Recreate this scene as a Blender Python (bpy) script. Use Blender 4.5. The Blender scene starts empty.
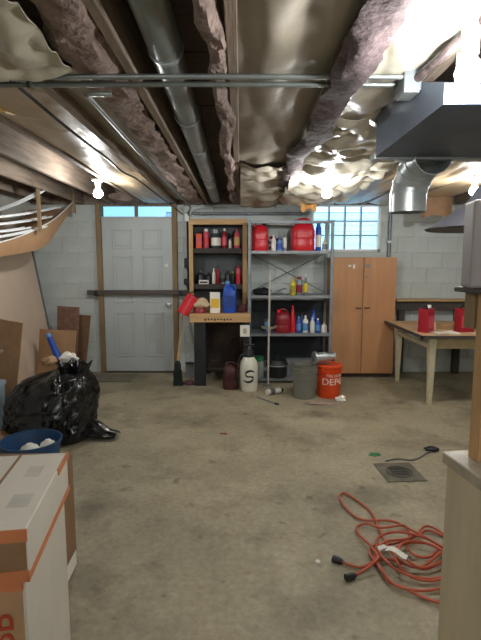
import bpy, bmesh, math, random
from mathutils import Vector, Matrix, noise
random.seed(7)
PI = math.pi
scene = bpy.context.scene
C = scene.collection

# ------------------------------------------------------------------ camera
cam_d = bpy.data.cameras.new('camera'); cam = bpy.data.objects.new('camera', cam_d); C.objects.link(cam)
cam.location = (0, 0, 1.5)
cam.rotation_euler = (math.radians(90 - 7.03), 0, 0)
cam_d.sensor_fit = 'HORIZONTAL'; cam_d.sensor_width = 36.0
cam_d.lens = 36.0 * 470 / 481
cam_d.clip_start = 0.02
scene.camera = cam

# ------------------------------------------------------------------ world, exposure
world = bpy.data.worlds.new('sky'); scene.world = world; world.use_nodes = True
bgn = world.node_tree.nodes['Background']
bgn.inputs['Color'].default_value = (0.60, 0.84, 1.0, 1)
bgn.inputs['Strength'].default_value = 1.8
scene.view_settings.view_transform = 'Standard'
scene.view_settings.look = 'None'
scene.view_settings.gamma = 1.0
scene.view_settings.use_curve_mapping = False
scene.view_settings.exposure = 1.2
BULB = 215.0                      # radiance of every bare bulb
BULB_COL = (0.97, 0.98, 0.97)

# ------------------------------------------------------------------ materials
def lin(h):
    h = h.lstrip('#'); v = [int(h[i:i+2], 16)/255 for i in (0, 2, 4)]
    return tuple(x/12.92 if x <= .04045 else ((x+.055)/1.055)**2.4 for x in v)
MATS = {}
def mat(name, col, rough=.6, metal=0, var=.18, scale=6, bump=0, bscale=30, col2=None, stretch=(1, 1, 1), coat=0, detail=5, spec=.5):
    if name in MATS: return MATS[name]
    m = bpy.data.materials.new(name); m.use_nodes = True; nt = m.node_tree; N = nt.nodes; L = nt.links
    b = N['Principled BSDF']
    c = lin(col)
    tc = N.new('ShaderNodeTexCoord'); mp = N.new('ShaderNodeMapping'); mp.inputs['Scale'].default_value = stretch
    L.new(tc.outputs['Object'], mp.inputs['Vector'])
    nz = N.new('ShaderNodeTexNoise'); nz.inputs['Scale'].default_value = scale; nz.inputs['Detail'].default_value = detail
    nz.inputs['Roughness'].default_value = .62
    L.new(mp.outputs['Vector'], nz.inputs['Vector'])
    rp = N.new('ShaderNodeValToRGB')
    lo = tuple(x*(1-var) for x in c) if col2 is None else lin(col2)
    hi = tuple(min(1, x*(1+var*.6)) for x in c) if col2 is None else c
    rp.color_ramp.elements[0].position = .32; rp.color_ramp.elements[1].position = .68
    rp.color_ramp.elements[0].color = (*lo, 1); rp.color_ramp.elements[1].color = (*hi, 1)
    L.new(nz.outputs['Fac'], rp.inputs['Fac']); L.new(rp.outputs['Color'], b.inputs['Base Color'])
    b.inputs['Roughness'].default_value = rough; b.inputs['Metallic'].default_value = metal
    b.inputs['Specular IOR Level'].default_value = spec
    if coat: b.inputs['Coat Weight'].default_value = coat
    if bump:
        n2 = N.new('ShaderNodeTexNoise'); n2.inputs['Scale'].default_value = bscale; n2.inputs['Detail'].default_value = 4
        L.new(mp.outputs['Vector'], n2.inputs['Vector'])
        bp = N.new('ShaderNodeBump'); bp.inputs['Strength'].default_value = bump; bp.inputs['Distance'].default_value = .02
        L.new(n2.outputs['Fac'], bp.inputs['Height']); L.new(bp.outputs['Normal'], b.inputs['Normal'])
    MATS[name] = m
    return m

def concrete():
    m = bpy.data.materials.new('concrete_floor'); m.use_nodes = True; nt = m.node_tree; N = nt.nodes; L = nt.links
    b = N['Principled BSDF']; tc = N.new('ShaderNodeTexCoord')
    def nz(scale, detail=6, rough=.6, off=(0, 0, 0)):
        mp = N.new('ShaderNodeMapping'); mp.inputs['Location'].default_value = off
        L.new(tc.outputs['Object'], mp.inputs['Vector'])
        n = N.new('ShaderNodeTexNoise'); n.inputs['Scale'].default_value = scale; n.inputs['Detail'].default_value = detail
        n.inputs['Roughness'].default_value = rough; L.new(mp.outputs['Vector'], n.inputs['Vector']); return n
    def ramp(src, p0, c0, p1, c1):
        r = N.new('ShaderNodeValToRGB'); r.color_ramp.elements[0].position = p0; r.color_ramp.elements[1].position = p1
        r.color_ramp.elements[0].color = (*c0, 1); r.color_ramp.elements[1].color = (*c1, 1)
        L.new(src.outputs['Fac'], r.inputs['Fac']); return r
    def mix(kind, fac, a, bb):
        x = N.new('ShaderNodeMix'); x.data_type = 'RGBA'; x.blend_type = kind; x.inputs['Factor'].default_value = fac
        L.new(a, x.inputs[6]); L.new(bb, x.inputs[7]); return x.outputs[2]
    base = ramp(nz(1.3, 8, .65), .3, lin('#8e866e'), .72, lin('#b5ab90'))
    fine = ramp(nz(28, 6, .7), .3, (.72, .72, .72), .7, (1.1, 1.1, 1.1))
    stain = ramp(nz(1.9, 6, .6, (3.1, 1.7, 0)), .30, (.40, .40, .39), .50, (1, 1, 1))
    spots = ramp(nz(9, 3, .5, (7.7, 2.2, 0)), .27, (.45, .42, .40), .37, (1, 1, 1))
    o = mix('MULTIPLY', 1, base.outputs[0], fine.outputs[0])
    o = mix('MULTIPLY', .85, o, stain.outputs[0])
    o = mix('MULTIPLY', .7, o, spots.outputs[0])
    L.new(o, b.inputs['Base Color'])
    b.inputs['Roughness'].default_value = .62
    bp = N.new('ShaderNodeBump'); bp.inputs['Strength'].default_value = .12; bp.inputs['Distance'].default_value = .01
    L.new(nz(40, 5, .6).outputs['Fac'], bp.inputs['Height']); L.new(bp.outputs['Normal'], b.inputs['Normal'])
    return m

def emit(name, col, s):
    m = bpy.data.materials.new(name); m.use_nodes = True; nt = m.node_tree
    e = nt.nodes.new('ShaderNodeEmission'); e.inputs['Color'].default_value = (*col, 1); e.inputs['Strength'].default_value = s
    nt.links.new(e.outputs[0], nt.nodes['Material Output'].inputs[0]); return m

def glassy(name, col, gl=.12):
    m = bpy.data.materials.new(name); m.use_nodes = True; nt = m.node_tree; N = nt.nodes; L = nt.links
    t = N.new('ShaderNodeBsdfTransparent'); t.inputs['Color'].default_value = (*col, 1)
    g = N.new('ShaderNodeBsdfGlossy'); g.inputs['Roughness'].default_value = .35
    nz = N.new('ShaderNodeTexNoise'); nz.inputs['Scale'].default_value = 25
    bp = N.new('ShaderNodeBump'); bp.inputs['Strength'].default_value = .15; L.new(nz.outputs['Fac'], bp.inputs['Height']); L.new(bp.outputs[0], g.inputs['Normal'])
    x = N.new('ShaderNodeMixShader'); x.inputs[0].default_value = gl
    L.new(t.outputs[0], x.inputs[1]); L.new(g.outputs[0], x.inputs[2]); L.new(x.outputs[0], N['Material Output'].inputs[0]); return m

M_floor = concrete()
M_block = mat('painted_block', '#c3cac6', .75, var=.10, scale=3, bump=.25, bscale=60)
M_mortar = mat('painted_mortar', '#bec5c2', .85, var=.12, scale=5, bump=.2)
M_wallw = mat('whitewash', '#c6c3ba', .8, var=.12, scale=2)
M_joist = mat('old_joist', '#8c7c6c', .8, var=.35, scale=5, stretch=(6, .6, 6), bump=.2, bscale=14)
M_plank = mat('subfloor', '#75645a', .85, var=.35, scale=6, stretch=(.6, 5, 5))
M_wood = mat('raw_pine', '#c09a6c', .65, var=.22, scale=5, stretch=(5, 5, .5))
M_woodx = mat('raw_pine_x', '#c09a6c', .65, var=.22, scale=5, stretch=(.5, 5, 5))
M_stud = mat('old_stud', '#8d7758', .75, var=.25, scale=5, stretch=(5, 5, .5))
M_kraft = mat('kraft_facing', '#b8a080', .42, var=.15, scale=3, bump=.3, bscale=9)
M_kraftd = mat('brown_facing', '#a2998a', .5, var=.18, scale=3, bump=.3, bscale=8)
M_poly = mat('clear_poly', '#bcb5a3', .25, var=.12, scale=3, bump=.3, bscale=10)
M_pink = mat('pink_fibre', '#a08b81', .95, var=.4, scale=14, bump=1, bscale=40, col2='#72615a')
M_galv = mat('galvanised', '#bcc3c4', .36, .65, var=.22, scale=9)
M_pipe = mat('dull_pipe', '#858b88', .4, .6, var=.2, scale=9)
M_duct = mat('dull_duct', '#8b928c', .38, .5, var=.2, scale=7)
M_trunk = mat('dark_trunk', '#6a7585', .5, .5, var=.2, scale=5)
M_black = mat('black_plastic', '#242629', .4, var=.2)
M_blackm = mat('black_metal', '#292b2d', .5, .3, var=.3)
M_white = mat('white_plastic', '#e3e3dc', .4, var=.05)
M_grey = mat('grey_steel', '#7b8084', .45, .6, var=.2, scale=10)
M_shelf = mat('grey_shelf', '#8d9295', .5, .3, var=.2, scale=8)
M_red = mat('red_plastic', '#c8202c', .35, var=.12)
M_redd = mat('dark_red', '#8e1c24', .4, var=.2)
M_maroon = mat('maroon_plastic', '#48201f', .45, var=.2)
M_blue = mat('blue_plastic', '#1d4fb0', .35, var=.15)
M_yellow = mat('yellow_plastic', '#d6c22a', .4, var=.1)
M_orange = mat('orange_plastic', '#dd4a17', .42, var=.1)
M_cream = mat('cream_paint', '#c9c1a2', .5, var=.15, scale=8)
M_paper = mat('white_paper', '#e6e2d8', .8, var=.06)
M_card = mat('cardboard', '#b08c68', .8, var=.15, scale=8)
M_carddk = mat('cardboard_dull', '#8a6b4e', .85, var=.18, scale=8)
M_green = mat('green_plastic', '#2f7a4c', .5)
M_pinkp = mat('pink_plastic', '#c64c5c', .4, var=.15)
M_lblue = mat('light_blue_plastic', '#5f8fc8', .4, var=.12)

# ------------------------------------------------------------------ mesh helpers
class MB:
    def __init__(s): s.bm = bmesh.new()
    def box(s, x0, x1, y0, y1, z0, z1, rot=None, at=None):
        r = bmesh.ops.create_cube(s.bm, size=1)['verts']
        for v in r: v.co = Vector((x0+(v.co.x+.5)*(x1-x0), y0+(v.co.y+.5)*(y1-y0), z0+(v.co.z+.5)*(z1-z0)))
        if rot is not None: bmesh.ops.rotate(s.bm, verts=r, cent=at or (0, 0, 0), matrix=rot)
        return s
    def quadgrid(s, nu, nv, f):
        g = [[s.bm.verts.new(f(i/nu, j/nv)) for j in range(nv+1)] for i in range(nu+1)]
        for i in range(nu):
            for j in range(nv): s.bm.faces.new((g[i][j], g[i+1][j], g[i+1][j+1], g[i][j+1]))
        return s
    def rings(s, R, cap=True, closed=False):
        V = [[s.bm.verts.new(p) for p in r] for r in R]
        n = len(V[0])
        for a, b in zip(V, V[1:]):
            for i in range(n): s.bm.faces.new((a[i], a[(i+1) % n], b[(i+1) % n], b[i]))
        if closed:
            a, b = V[-1], V[0]
            for i in range(n): s.bm.faces.new((a[i], a[(i+1) % n], b[(i+1) % n], b[i]))
        elif cap:
            s.bm.faces.new(list(reversed(V[0]))); s.bm.faces.new(V[-1])
        return s
    def lathe(s, prof, n=20, c=(0, 0, 0), cap=True):
        return s.rings([[(c[0]+r*math.cos(2*PI*i/n), c[1]+r*math.sin(2*PI*i/n), c[2]+z) for i in range(n)] for r, z in prof], cap)
    def sup(s, prof, n=28, e=.45, cap=True):       # prof rows: half width, half depth, z, centre x, centre y
        R = []
        for row in prof:
            a, b, z = row[:3]; cx = row[3] if len(row) > 3 else 0; cy = row[4] if len(row) > 4 else 0
            r = []
            for i in range(n):
                t = 2*PI*i/n; c_, s_ = math.cos(t), math.sin(t)
                r.append((cx+a*math.copysign(abs(c_)**e, c_), cy+b*math.copysign(abs(s_)**e, s_), z))
            R.append(r)
        return s.rings(R, cap)
    def tube(s, pts, r, n=8, cap=True):
        pts = [Vector(p) for p in pts]; R = []
        up = Vector((0, 0, 1))
        t0 = (pts[1]-pts[0]).normalized()
        a = t0.cross(up)
        if a.length < .05: a = t0.cross(Vector((1, 0, 0)))
        a.normalize()
        for i, p in enumerate(pts):
            t = (pts[min(i+1, len(pts)-1)]-pts[max(i-1, 0)]).normalized()
            a = (a-t*a.dot(t)).normalized(); b = t.cross(a)
            rr = r[i] if isinstance(r, (list, tuple)) else r
            R.append([p+(a*math.cos(2*PI*k/n)+b*math.sin(2*PI*k/n))*rr for k in range(n)])
        return s.rings(R, cap)
    def prism(s, poly, z0, z1, f=lambda x, y, z: (x, y, z)):
        a = [s.bm.verts.new(f(x, y, z0)) for x, y in poly]; b = [s.bm.verts.new(f(x, y, z1)) for x, y in poly]
        n = len(poly)
        s.bm.faces.new(list(reversed(a))); s.bm.faces.new(b)
        for i in range(n): s.bm.faces.new((a[i], a[(i+1) % n], b[(i+1) % n], b[i]))
        return s
    def thick(s, t):
        bmesh.ops.recalc_face_normals(s.bm, faces=s.bm.faces)
        bmesh.ops.solidify(s.bm, geom=s.bm.faces[:], thickness=t); return s
    def bevel(s, w, seg=2):
        e = [x for x in s.bm.edges if len(x.link_faces) == 2 and x.calc_face_angle(0) > .5]
        bmesh.ops.bevel(s.bm, geom=e, offset=w, segments=seg, affect='EDGES', profile=.5, clamp_overlap=True); return s
    def xf(s, m): bmesh.ops.transform(s.bm, matrix=m, verts=s.bm.verts); return s
    def build(s, name, m, parent=None, smooth=False, loc=None):
        bmesh.ops.recalc_face_normals(s.bm, faces=s.bm.faces)
        me = bpy.data.meshes.new(name); s.bm.to_mesh(me); s.bm.free()
        if smooth:
            for p in me.polygons: p.use_smooth = True
            if hasattr(me, 'set_sharp_from_angle'): me.set_sharp_from_angle(angle=math.radians(42))
        o = bpy.data.objects.new(name, me); me.materials.append(m); C.objects.link(o)
        if parent: o.parent = parent
        if loc: o.location = loc
        return o
def tag(o, label, cat, group=None):
    o['label'] = label; o['category'] = cat
    if group: o['group'] = group
    return o
def struct(o, label=None, cat=None):
    o['kind'] = 'structure'
    if label: o['label'] = label
    if cat: o['category'] = cat
    return o
def thing(name, label, cat, loc=(0, 0, 0), rz=0, group=None):
    o = bpy.data.objects.new(name, None); C.objects.link(o); o.empty_display_size = .05
    o.location = loc; o.rotation_euler = (0, 0, rz); return tag(o, label, cat, group)
def spline(pts, n=8):
    P = [Vector(p) for p in pts]; P = [P[0]*2-P[1]]+P+[P[-1]*2-P[-2]]; out = []
    for i in range(1, len(P)-2):
        a, b, c, d = P[i-1:i+3]
        for k in range(n):
            t = k/n
            out.append(.5*((2*b)+(c-a)*t+(2*a-5*b+4*c-d)*t*t+(3*b-a-3*c+d)*t**3))
    out.append(P[-2]); return out
def text_mesh(body, size, depth=.001):
    cu = bpy.data.curves.new('lettering', 'FONT'); cu.body = body; cu.size = size; cu.align_x = 'CENTER'; cu.extrude = depth; cu.resolution_u = 3
    o = bpy.data.objects.new('lettering_source', cu); C.objects.link(o); bpy.context.view_layer.update()
    me = bpy.data.meshes.new_from_object(o); bpy.data.objects.remove(o); bpy.data.curves.remove(cu); return me
def text_cyl(body, size, R, z, ang, m, parent, name='lettering', fat=1.0):
    me = text_mesh(body, size)
    for v in me.vertices:
        t = ang + v.co.x*fat/R; r = R+v.co.z+.0012
        v.co = Vector((r*math.cos(t), r*math.sin(t), z+v.co.y))
    o = bpy.data.objects.new(name, me); me.materials.clear(); me.materials.append(m); C.objects.link(o); o.parent = parent; return o
def text_flat(body, size, mtx, m, parent, name='lettering'):
    me = text_mesh(body, size); me.transform(mtx)
    o = bpy.data.objects.new(name, me); me.materials.clear(); me.materials.append(m); C.objects.link(o); o.parent = parent; return o

# ================================================================== the setting
X0, X1, Y0, YB = -2.78, 3.9, -1.9, 6.33
struct(MB().box(X0-.2, X1+.2, Y0-.2, YB+.2, -.12, 0).build('floor', M_floor), 'stained bare concrete basement floor', 'floor')

# back wall with door and window openings; painted blocks are its pieces
DOOR = (-1.90, -.84, 0, 2.25); WIN = (.94, 1.86, 1.64, 2.25)
ZT = 2.25
w = MB()
w.box(X0, DOOR[0], YB+.012, YB+.2, 0, ZT); w.box(DOOR[1], WIN[0], YB+.012, YB+.2, 0, ZT); w.box(WIN[0], WIN[1], YB+.012, YB+.2, 0, WIN[2]); w.box(WIN[1], X1, YB+.012, YB+.2, 0, ZT)
wall_back = struct(w.build('wall_back', M_mortar), 'white painted concrete block wall at the back', 'wall')
bcache = {}
def block(x0, x1, z0, z1):
    k = (round(x1-x0, 3), round(z1-z0, 3))
    if k not in bcache:
        b = MB().box(-(x1-x0)/2, (x1-x0)/2, -.0085, .02, -(z1-z0)/2, (z1-z0)/2).bevel(.003, 1)
        o = b.build('block', M_block, wall_back); bcache[k] = o
    else:
        o = bcache[k].copy(); C.objects.link(o); o.parent = wall_back
    o.location = ((x0+x1)/2, YB+.012, (z0+z1)/2)
for r in range(12):
    z0 = r*.203; z1 = min(z0+.193, ZT)
    if z1-z0 < .03: continue
    x = X0 - (.2 if r % 2 else 0)
    while x < X1:
        a, b = max(x, X0), min(x+.396, X1); x += .406
        segs = [(a, b)]
        for (ox0, ox1, oz0, oz1) in (DOOR, WIN):
            if z1 > oz0+.01 and z0 < oz1-.01:
                ns = []
                for (p, q) in segs:
                    if q <= ox0 or p >= ox1: ns.append((p, q)); continue
                    if p < ox0: ns.append((p, ox0))
                    if q > ox1: ns.append((ox1, q))
                segs = ns
        for p, q in segs:
            if q-p > .03: block(p, q, z0, min(z1, WIN[2]) if (p < WIN[1] and q > WIN[0] and z0 < WIN[2]) else z1)
struct(MB().box(X0-.2, X0, Y0, YB+.2, 0, 2.46).build('wall_left', M_wallw), 'whitewashed basement wall on the left', 'wall')
struct(MB().box(X1, X1+.2, Y0, YB+.2, 0, 2.46).build('wall_right', M_wallw), 'whitewashed basement wall far right', 'wall')
struct(MB().box(X0-.2, X1+.2, Y0-.2, Y0, 0, 2.46).build('wall_front', M_wallw), 'basement wall behind the viewer', 'wall')
struct(MB().box(X0, X1, YB+.02, YB+.2, ZT, 2.46).build('trim_1', M_joist), 'wooden rim board on top of the block wall', 'rim board')

# ceiling: subfloor boards on joists running away from the camera
ceil_ = struct(MB().box(X0-.2, X1+.2, Y0-.2, YB+.2, 2.482, 2.55).build('ceiling', M_plank), 'old wooden subfloor on open joists', 'ceiling')
pk = None; yy = Y0
while yy < YB:
    if pk is None: pk = p = MB().box(-(X1-X0)/2, (X1-X0)/2, 0, .145, 2.46, 2.482).build('plank', M_plank, ceil_)
    else: p = pk.copy(); C.objects.link(p); p.parent = ceil_
    p.location = ((X0+X1)/2, yy, random.uniform(-.003, .003)); yy += .15
jk = None
JX = [-.03+.41*k for k in range(-6, 10)]
for jx in JX:
    if jk is None: jk = j = MB().box(-.02, .02, Y0, YB, ZT, 2.458).bevel(.003, 1).build('joist', M_joist, ceil_)
    else: j = jk.copy(); C.objects.link(j); j.parent = ceil_
    j.location = (jx, 0, 0)

# neighbouring house seen through the window
nb = thing('neighbour_house', 'pale clapboard house wall outside the basement window', 'house', (2.0, 9.6, 0))
M_side = mat('siding', '#b9cbd8', .7, var=.06)
for k in range(20):
    MB().box(-3.5, 3.5, 0, .03, k*.12, k*.12+.118).xf(Matrix.Translation((0, -.012*(k % 1), 0))).build('clapboard', M_side, nb) if k == 0 else None
sb0 = nb.children[0] if nb.children else [o for o in C.objects if o.parent == nb][0]
for k in range(1, 20):
    o = sb0.copy(); C.objects.link(o); o.parent = nb; o.location = (0, 0, k*.124); 
MB().box(-3.5, 3.5, .03, .2, 0, 2.5).build('wall', mat('siding_dark', '#7f93a3', .8), nb)

# ------------------------------------------------------------------ door_1
d = thing('door_1', 'white six panel steel door with bar across it', 'door', (-1.37, YB-.01, 0)); d['kind'] = 'structure'
M_door = mat('door_paint', '#b9c0bf', .5, var=.06, scale=2)
leaf = MB().box(-.468, .462, 0, .04, .015, 2.07).bevel(.003, 1).build('leaf', M_door, d)
def panel(cx, cz, pw, ph):
    b = MB()
    for (a0, a1, c0, c1) in ((-pw/2, pw/2, -ph/2, -ph/2+.018), (-pw/2, pw/2, ph/2-.018, ph/2), (-pw/2, -pw/2+.018, -ph/2, ph/2), (pw/2-.018, pw/2, -ph/2, ph/2)):
        b.box(cx+a0, cx+a1, -.009, .002, cz+c0, cz+c1)
    b.box(cx-pw/2+.045, cx+pw/2-.045, -.008, .002, cz-ph/2+.045, cz+ph/2-.045)
    b.bevel(.003, 1).build('panel', M_door, leaf)
for cx in (-.2, .2):
    panel(cx, 1.80, .26, .26); panel(cx, 1.27, .26, .62); panel(cx, .52, .26, .60)
MB().lathe([(.012, 0), (.012, .035), (.03, .045), (.034, .06), (.028, .075), (.01, .08)], 18).xf(Matrix.Rotation(PI/2, 4, 'X')).build('knob', M_galv, leaf, True, (.405, 0, .93))
MB().lathe([(.035, 0), (.033, .01), (.01, .012)], 18).xf(Matrix.Rotation(PI/2, 4, 'X')).build('knob_plate', M_galv, leaf, True, (.405, 0, .93))
MB().lathe([(.03, 0), (.028, .014), (.02, .018)], 18).xf(Matrix.Rotation(PI/2, 4, 'X')).build('deadbolt', M_white, leaf, True, (.385, 0, 1.45))
M_glass = glassy('window_glass', (.86, .95, 1.0), .04)
M_tglass = glassy('transom_glass', (.42, .55, .62), .05)
MB().box(-.53, -.468, -.05, .12, 0, 2.25).bevel(.004, 1).build('jamb', M_stud, d)
MB().box(.462, .53, -.02, .12, 0, 2.25).bevel(.004, 1).build('jamb', M_stud, d)
MB().box(-.468, .462, -.01, .1, 2.07, 2.095).build('head_rail', M_door, d)
MB().box(-.468, .462, -.01, .1, 2.235, 2.25).build('head_rail', M_stud, d)
MB().box(-.025, .005, -.012, .08, 2.095, 2.235).build('mullion', M_stud, d)
for a, b in ((-.468, -.025), (.005, .462)):
    MB().box(a, b, .03, .036, 2.095, 2.235).build('transom_pane', M_tglass, d)
MB().box(-.468, .462, -.04, .1, 0, .014).build('threshold', mat('dark_sill', '#4b453d', .8), d)
bar = thing('door_bar', 'dark wooden security bar lying across the white door', 'door bar', (-1.355, YB-.09, 1.10))
MB().box(-.68, .68, -.02, .02, -.03, .03).bevel(.004, 1).build('bar', mat('bar_wood', '#57504a', .7, var=.3, stretch=(.5, 5, 5)), bar)
for sx in (-.56, .56):
    MB().box(sx-.02, sx+.02, -.03, .06, -.045, -.03).box(sx-.02, sx+.02, -.035, -.022, -.045, .02).build('bracket', M_blackm, bar)

# ------------------------------------------------------------------ window_1
wn = thing('window_1', 'glass block basement window glowing with blue daylight', 'window', (1.40, YB+.1, 1.64)); wn['kind'] = 'structure'
M_frame = mat('window_frame', '#9fb3c0', .5)
ww, wh = .92, .61
b = MB(); b.box(-ww/2, -ww/2+.03, -.09, .06, 0, wh); b.box(ww/2-.03, ww/2, -.09, .06, 0, wh); b.box(-ww/2, ww/2, -.09, .06, 0, .03); b.box(-ww/2, ww/2, -.09, .06, wh-.02, wh)
b.build('frame', M_white, wn)
cw = (ww-.06)/4; chh = (wh-.05)/3
for i in range(5):
    x = -ww/2+.03+i*cw
    if 0 < i < 4: MB().box(x-.011, x+.011, -.03, .03, .03, wh-.02).build('mullion', M_frame, wn)
for j in (1, 2):
    z = .03+j*chh; MB().box(-ww/2+.03, ww/2-.03, -.028, .028, z-.009, z+.009).build('mullion', M_frame, wn)
gp = None
for i in range(4):
    for j in range(3):
        if gp is None: gp = o = MB().box(-cw/2+.011, cw/2-.011, -.006, .006, -chh/2+.009, chh/2-.009).build('pane', M_glass, wn)
        else: o = gp.copy(); C.objects.link(o); o.parent = wn
        o.location = (-ww/2+.03+(i+.5)*cw, 0, .03+(j+.5)*chh)

# ================================================================== ceiling services
def sheet(name, label, x0, x1, y0, y1, z, sag, m, wr=.012, fr=3.0, nu=26, nv=90, cross=0, edge=0, seed=0, droop=0):
    def f(u, v):
        x = x0+(x1-x0)*u; y = y0+(y1-y0)*v
        zz = z - sag*4*u*(1-u)*(.7+.6*noise.noise((seed, y*1.1, 3.1)))
        n = noise.noise((x*fr*1.6+seed, y*fr*(.45 if not cross else 1.6), seed*1.7)); n2 = noise.noise((x*fr*4+seed, y*fr*1.4, 9.1+seed))
        zz += wr*(1-abs(n)*3) + wr*.6*n2
        zz -= droop*(math.sin(PI*min(1, v*.62))**2)
        if cross: zz += cross*abs(noise.noise((x*2+seed, y*9, 1.3)))-cross*.5
        if edge and (u < .04 or u > .96): x += edge*noise.noise((y*6, u*5, seed))
        return (x, y, zz)
    return tag(MB().quadgrid(nu, nv, f).thick(.004).build(name, m, None, True), label, 'insulation')
sheet('plastic_sheet', 'pale plastic sheeting stapled under the joists at upper left', -1.24, -.64, .5, 1.90, 2.215, .03, M_poly, .022, 4.5, 40, 90, .012, seed=1)
sheet('insulation_facing', 'tan kraft facing in the left joist bay beside the black cable', -1.24, -.87, 2.05, 6.2, 2.27, .03, M_kraft, .008, 3, seed=2)
sheet('insulation_facing', 'brown facing drooping at the far end of the middle bay', -.0, .42, 3.7, 5.75, 2.245, .03, M_kraftd, .022, 3.4, 34, 70, .03, seed=13, droop=.09)
sheet('insulation_facing', 'brown kraft facing sagging in the middle joist bay', -.01, .37, .5, 3.9, 2.262, .03, M_kraftd, .014, 3, seed=3)
sheet('plastic_sheet', 'bright cream plastic sheeting at upper right near the bulb', .40, .77, .5, 2.75, 2.25, .035, M_poly, .018, 4, seed=4)
sheet('plastic_sheet', 'wrinkled shiny plastic sheeting drooping before the window', .41, 1.12, 2.55, 5.3, 2.255, .05, M_poly, .024, 3.4, 44, 120, .035, seed=5, droop=.10)
sheet('insulation_facing', 'tan kraft facing over the table by the right bulb', 1.22, 1.60, 2.9, 6.2, 2.26, .03, M_kraft, .012, 3, seed=6)
sheet('insulation_facing', 'tan kraft facing at the right edge above the lampshade', 1.63, 2.01, 2.9, 6.2, 2.26, .03, M_kraft, .012, 3, seed=7)
sheet('insulation_facing', 'kraft facing in the far right joist bay', 2.04, 2.42, 2.9, 6.2, 2.26, .03, M_kraft, .012, 3, seed=8)
sheet('insulation_facing', 'dull kraft facing in the joist bay above the bent silver conduit', -.83, -.64, 2.05, 6.2, 2.30, .01, M_kraftd, .010, 3, seed=9)
def fluff(name, label, x, y0, y1, z, rx, rz_, seed, m=None):
    def ring(y):
        r = []
        for k in range(14):
            t = 2*PI*k/14
            d_ = 1+.55*noise.noise((math.cos(t)*1.3+seed, y*4.5, math.sin(t)*1.3))+.3*noise.noise((math.cos(t)*3, y*14, math.sin(t)*3+seed))
            dx = .05*noise.noise((y*1.7, seed, 0)); 
            r.append((x+dx+rx*d_*math.cos(t), y, z+.03*noise.noise((y*2.5, 4, seed))+rz_*d_*math.sin(t)))
        return r
    n = int((y1-y0)/.035)
    return tag(MB().rings([ring(y0+(y1-y0)*i/n) for i in range(n+1)]).build(name, m or M_pink, None, True), label, 'insulation')
fluff('insulation_batt', 'pink fibreglass insulation hanging left of the round duct', -.56, .6, 6.1, 2.27, .085, .05, 1)
fluff('insulation_batt', 'thin strip of pink insulation along the joist right of the duct', -.085, .5, 5.9, 2.26, .035, .04, 2)
fluff('insulation_batt', 'dark pink insulation roll along the joist by the bright plastic', .41, .5, 4.9, 2.205, .065, .022, 3, mat('dark_fibre', '#584a4a', .9, var=.35, scale=10, bump=.6, bscale=30))
tag(MB().tube([(.73-.055*k/14+.012*noise.noise((k*.9, 1, 0)), 1.2+.85*k/14, 2.205+.012*noise.noise((k*.7, 5, 0))) for k in range(15)], [.012+.012*abs(noise.noise((k*1.3, 2, 2))) for k in range(15)], 8).build('torn_paper', MATS['dark_fibre'], None, True), 'dark torn paper strip hanging beside the nearest bulb', 'insulation')
fluff('insulation_batt', 'loose insulation bulging from the rim above the door', -1.45, 5.9, 6.3, 2.31, .16, .06, 4)

# round duct
dt = thing('round_duct', 'long dull metal round duct running under the ceiling', 'duct', (-.27, 0, 2.31))
ys = [.4, 1.9, 3.4, 4.9, 6.1]
for i in range(4):
    a, b = ys[i], ys[i+1]; xa, xb = -.008*a, -.008*b
    MB().tube([(xa, a, 0), (xb, b, 0)], .064, 28).build('duct_section', M_duct, dt, True)
    if i: MB().tube([(xa, a-.012, 0), (xa, a+.012, 0)], .069, 28).build('joint_collar', M_galv, dt, True)
for y in (2.7, 4.4):
    MB().tube([(-.008*y+.071*math.cos(t*PI/12), y, .071*math.sin(t*PI/12)) for t in range(-26, 3)], .004, 6).build('hanger_strap', M_galv, dt)

for dy, lab, xe in ((1.93, 'nearer of the two silver pipes crossing under the joists', .63), (2.01, 'farther of the two silver pipes crossing under the joists', .63)):
    p = thing('ceiling_pipe', lab, 'pipe', (0, dy, 2.214), 0, 'pipes across the ceiling')
    MB().tube([(-.98, 0, 0), (-.2, 0, .002), (xe, 0, 0)], .0105, 12).build('pipe', M_pipe, p, True)
    for x in (-.85, .38):
        MB().tube([(x, 0, -.016), (x+.001, 0, .04)], .016, 8).build('pipe_clip', M_pipe, p)
bx_ = thing('junction_box', 'small dark junction box at the right end of the pipes', 'junction box', (.665, 1.97, 2.18))
MB().box(-.035, .035, -.06, .06, -.02, .07).bevel(.004).build('box', M_grey, bx_)
MB().box(-.03, .03, -.05, .05, -.025, -.02).build('cover', M_galv, bx_)
jb = thing('valve_fitting', 'brass and dark fitting at the left end of the pipes', 'pipe fitting', (-1.0, 1.97, 2.195))
MB().lathe([(.02, -.05), (.03, -.03), (.03, .03), (.02, .05)], 14).xf(Matrix.Rotation(PI/2, 4, 'X')).build('body', M_grey, jb, True)
MB().tube([(0, 0, -.01), (-.01, 0, -.05), (.03, .05, -.08), (.02, .15, -.06)], .008, 8).build('lever', mat('brass', '#b49a55', .4, .8), jb, True)
cd = thing('bent_conduit', 'thin silver conduit bending away along the left joist', 'conduit', (-.63, 2.03, 2.185))
MB().tube(spline([(.10, -.0, 0), (.03, 0, 0), (.0, .03, 0), (-.005, .2, 0), (-.005, 2, 0), (.0, 3.9, 0), (-.03, 4.15, -.02), (-.05, 4.24, -.08)], 6), .010, 10).build('pipe', M_pipe, cd, True)
ck = MB().tube(spline([(-.93, 1.9, 2.235), (-.93, 2.6, 2.215), (-.94, 3.4, 2.225), (-.93, 3.8, 2.205), (-.92, 4.3, 2.23), (-.90, 5.2, 2.22), (-.86, 6.0, 2.2), (-.76, 6.28, 2.12)], 6), .008, 8).build('black_cable', M_black, None, True)
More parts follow.
